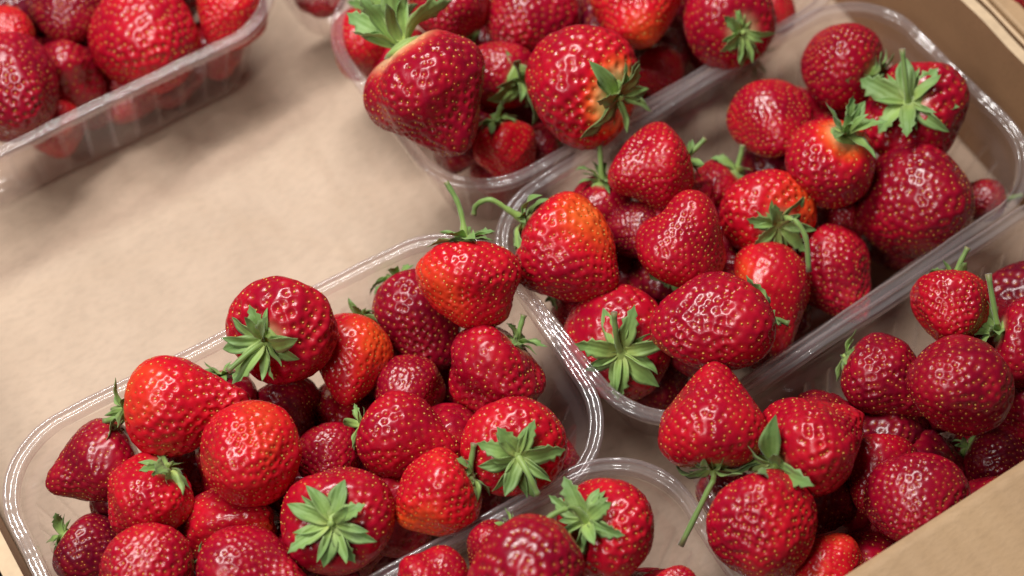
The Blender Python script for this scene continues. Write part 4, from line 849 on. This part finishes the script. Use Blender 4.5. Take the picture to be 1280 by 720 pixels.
def stem_mesh(pts, rad):
    """tapering hairy-green tube through the points (Catmull-Rom)"""
    P = [Vector(p) for p in pts]
    P = [P[0] * 2 - P[1]] + P + [P[-1] * 2 - P[-2]]
    path = []
    for i in range(1, len(P) - 2):
        for k in range(6):
            t = k / 6
            a, b, c, d = P[i - 1], P[i], P[i + 1], P[i + 2]
            path.append(0.5 * ((2 * b) + (c - a) * t + (2 * a - 5 * b + 4 * c - d) * t * t + (3 * b - a - 3 * c + d) * t ** 3))
    path.append(P[-2])
    n = 9
    V, al = [], []
    m = len(path)
    ref = Vector((0.3, 0.5, 0.8)).normalized()
    for i, p in enumerate(path):
        tg = (path[min(i + 1, m - 1)] - path[max(i - 1, 0)]).normalized()
        u = tg.cross(ref).normalized(); w = tg.cross(u)
        s = i / (m - 1)
        rr = rad * (1.45 - 0.75 * min(1, s * 3) + 0.12 * math.sin(i * 2.1)) if s < 0.34 else rad * (0.72 + 0.06 * math.sin(i * 1.7) + (0.16 if i == m - 1 else 0))
        for a in range(n):
            an = a * 2 * math.pi / n
            V.append(p + (u * math.cos(an) + w * math.sin(an)) * rr); al.append(s)
    Q = [(i * n + a, i * n + (a + 1) % n, (i + 1) * n + (a + 1) % n, (i + 1) * n + a) for i in range(m - 1) for a in range(n)]
    V.append(path[-1]); al.append(1.0); V.append(path[0]); al.append(0)
    T = [((m - 1) * n + a, (m - 1) * n + (a + 1) % n, len(V) - 2) for a in range(n)] + [((a + 1) % n, a, len(V) - 1) for a in range(n)]
    return mesh_np('stem', V, quads=Q, tris=T, mats=[STEM], attrs={'along': al})


def frame(pos, ax, spin, scale):
    z = -Vector(ax).normalized()
    ref = Vector((0, 0, 1)) if abs(z.z) < 0.9 else Vector((1, 0, 0))
    x = ref.cross(z).normalized(); y = z.cross(x)
    m = Matrix((x, y, z)).transposed().to_4x4() @ Matrix.Rotation(spin, 4, 'Z')
    return Matrix.Translation(pos) @ m, scale


def put_calyx(t, W, top, style, cs, rnd, stub):
    hub = link('calyx', HUB[stub], t, Matrix.Translation((0, 0, top * W)) @ Matrix.Scale(W * cs, 4))
    nbig = rnd.choice((7, 8, 8, 9)) if style == 'star' else rnd.choice((6, 7, 7))
    a0 = rnd.uniform(0, 6.28)
    for ring, cnt in ((0, nbig), (1, nbig - 1)):
        for i in range(cnt):
            if style == 'messy' and rnd.random() < 0.12: continue
            a = a0 + (i + 0.5 * ring) * 2 * math.pi / cnt + rnd.gauss(0, 0.13)
            me = SEPALS[style, rnd.randrange(6), ring]
            s = rnd.uniform(0.78, 1.12)
            loc = (Matrix.Rotation(a, 4, 'Z') @ Matrix.Rotation(rnd.gauss(0, 0.20), 4, 'Y') @ Matrix.Rotation(rnd.gauss(0, 0.32), 4, 'X')
                   @ Matrix.Diagonal((s, s * rnd.uniform(0.8, 1.25), s, 1)))
            link('sepal', me, hub, Matrix.Translation((0, 0, 0.004 - 0.008 * ring)) @ loc)
    return hub


for idx, (bid, pun, pos, ax, L, W, k, nseed, ripe, patch, style, cs, stem, collar, label) in enumerate(BERRIES):
    rnd = random.Random(idx * 7 + 3)
    M, _ = frame(pos, ax, rnd.uniform(0, 6.28), 1)
    t = empty('strawberry', mat=M)
    tag(t, label, 'strawberry', 'strawberries in the ' + PUNNET_PLACE[pun])
    if patch is not None:
        pv = M.to_3x3().inverted() @ Vector(patch[:3]); patch = (pv.x, pv.y, pv.z, patch[3])
    me, ms, top = berry_mesh(idx * 13 + 1, L / W, k, nseed, ripe, patch, collar, SPH_HI if W > 0.0265 else SPH_MID, 0.1 if ripe > 0.25 else -0.05)
    sc = Matrix.Scale(W, 4)
    link('flesh', me, t, sc)
    tag(link('seeds', ms, t, sc), kind='stuff')
    if style:
        put_calyx(t, W, top, style, cs, rnd, stem is None)
    if stem:
        inv = M.to_3x3().inverted()
        p0 = Vector((0, 0, top * W))
        pts = [p0 - Vector((0, 0, 0.02 * W))] + [p0 + inv @ Vector(s) for s in stem]
        link('stem', stem_mesh(pts, 0.00125), t)

# strawberries buried in the piles share a few plainer bodies
LOW = [berry_mesh(900 + i, 1.05 + 0.05 * i, 0.18 + 0.03 * i, 200 + 15 * i, 0.02 + 0.05 * i, False, 0, SPH_LO) for i in range(6)]  # low ripe values put the shade of the gaps into their colour
for i, (pun, pos, rad, ax, label) in enumerate(BURIED):
    me, ms, top = LOW[i % 6]
    rnd = random.Random(i + 500)
    M, _ = frame(pos, ax, rnd.uniform(0, 6.28), 1)
    t = empty('strawberry', mat=M)
    tag(t, label, 'strawberry', 'strawberries in the ' + PUNNET_PLACE[pun])
    sc = Matrix.Scale(rad * 2, 4)
    link('flesh', me, t, sc)
    tag(link('seeds', ms, t, sc), kind='stuff')
    if i % 3 == 0:
        put_calyx(t, rad * 2, top, 'messy', 0.9, rnd, True)
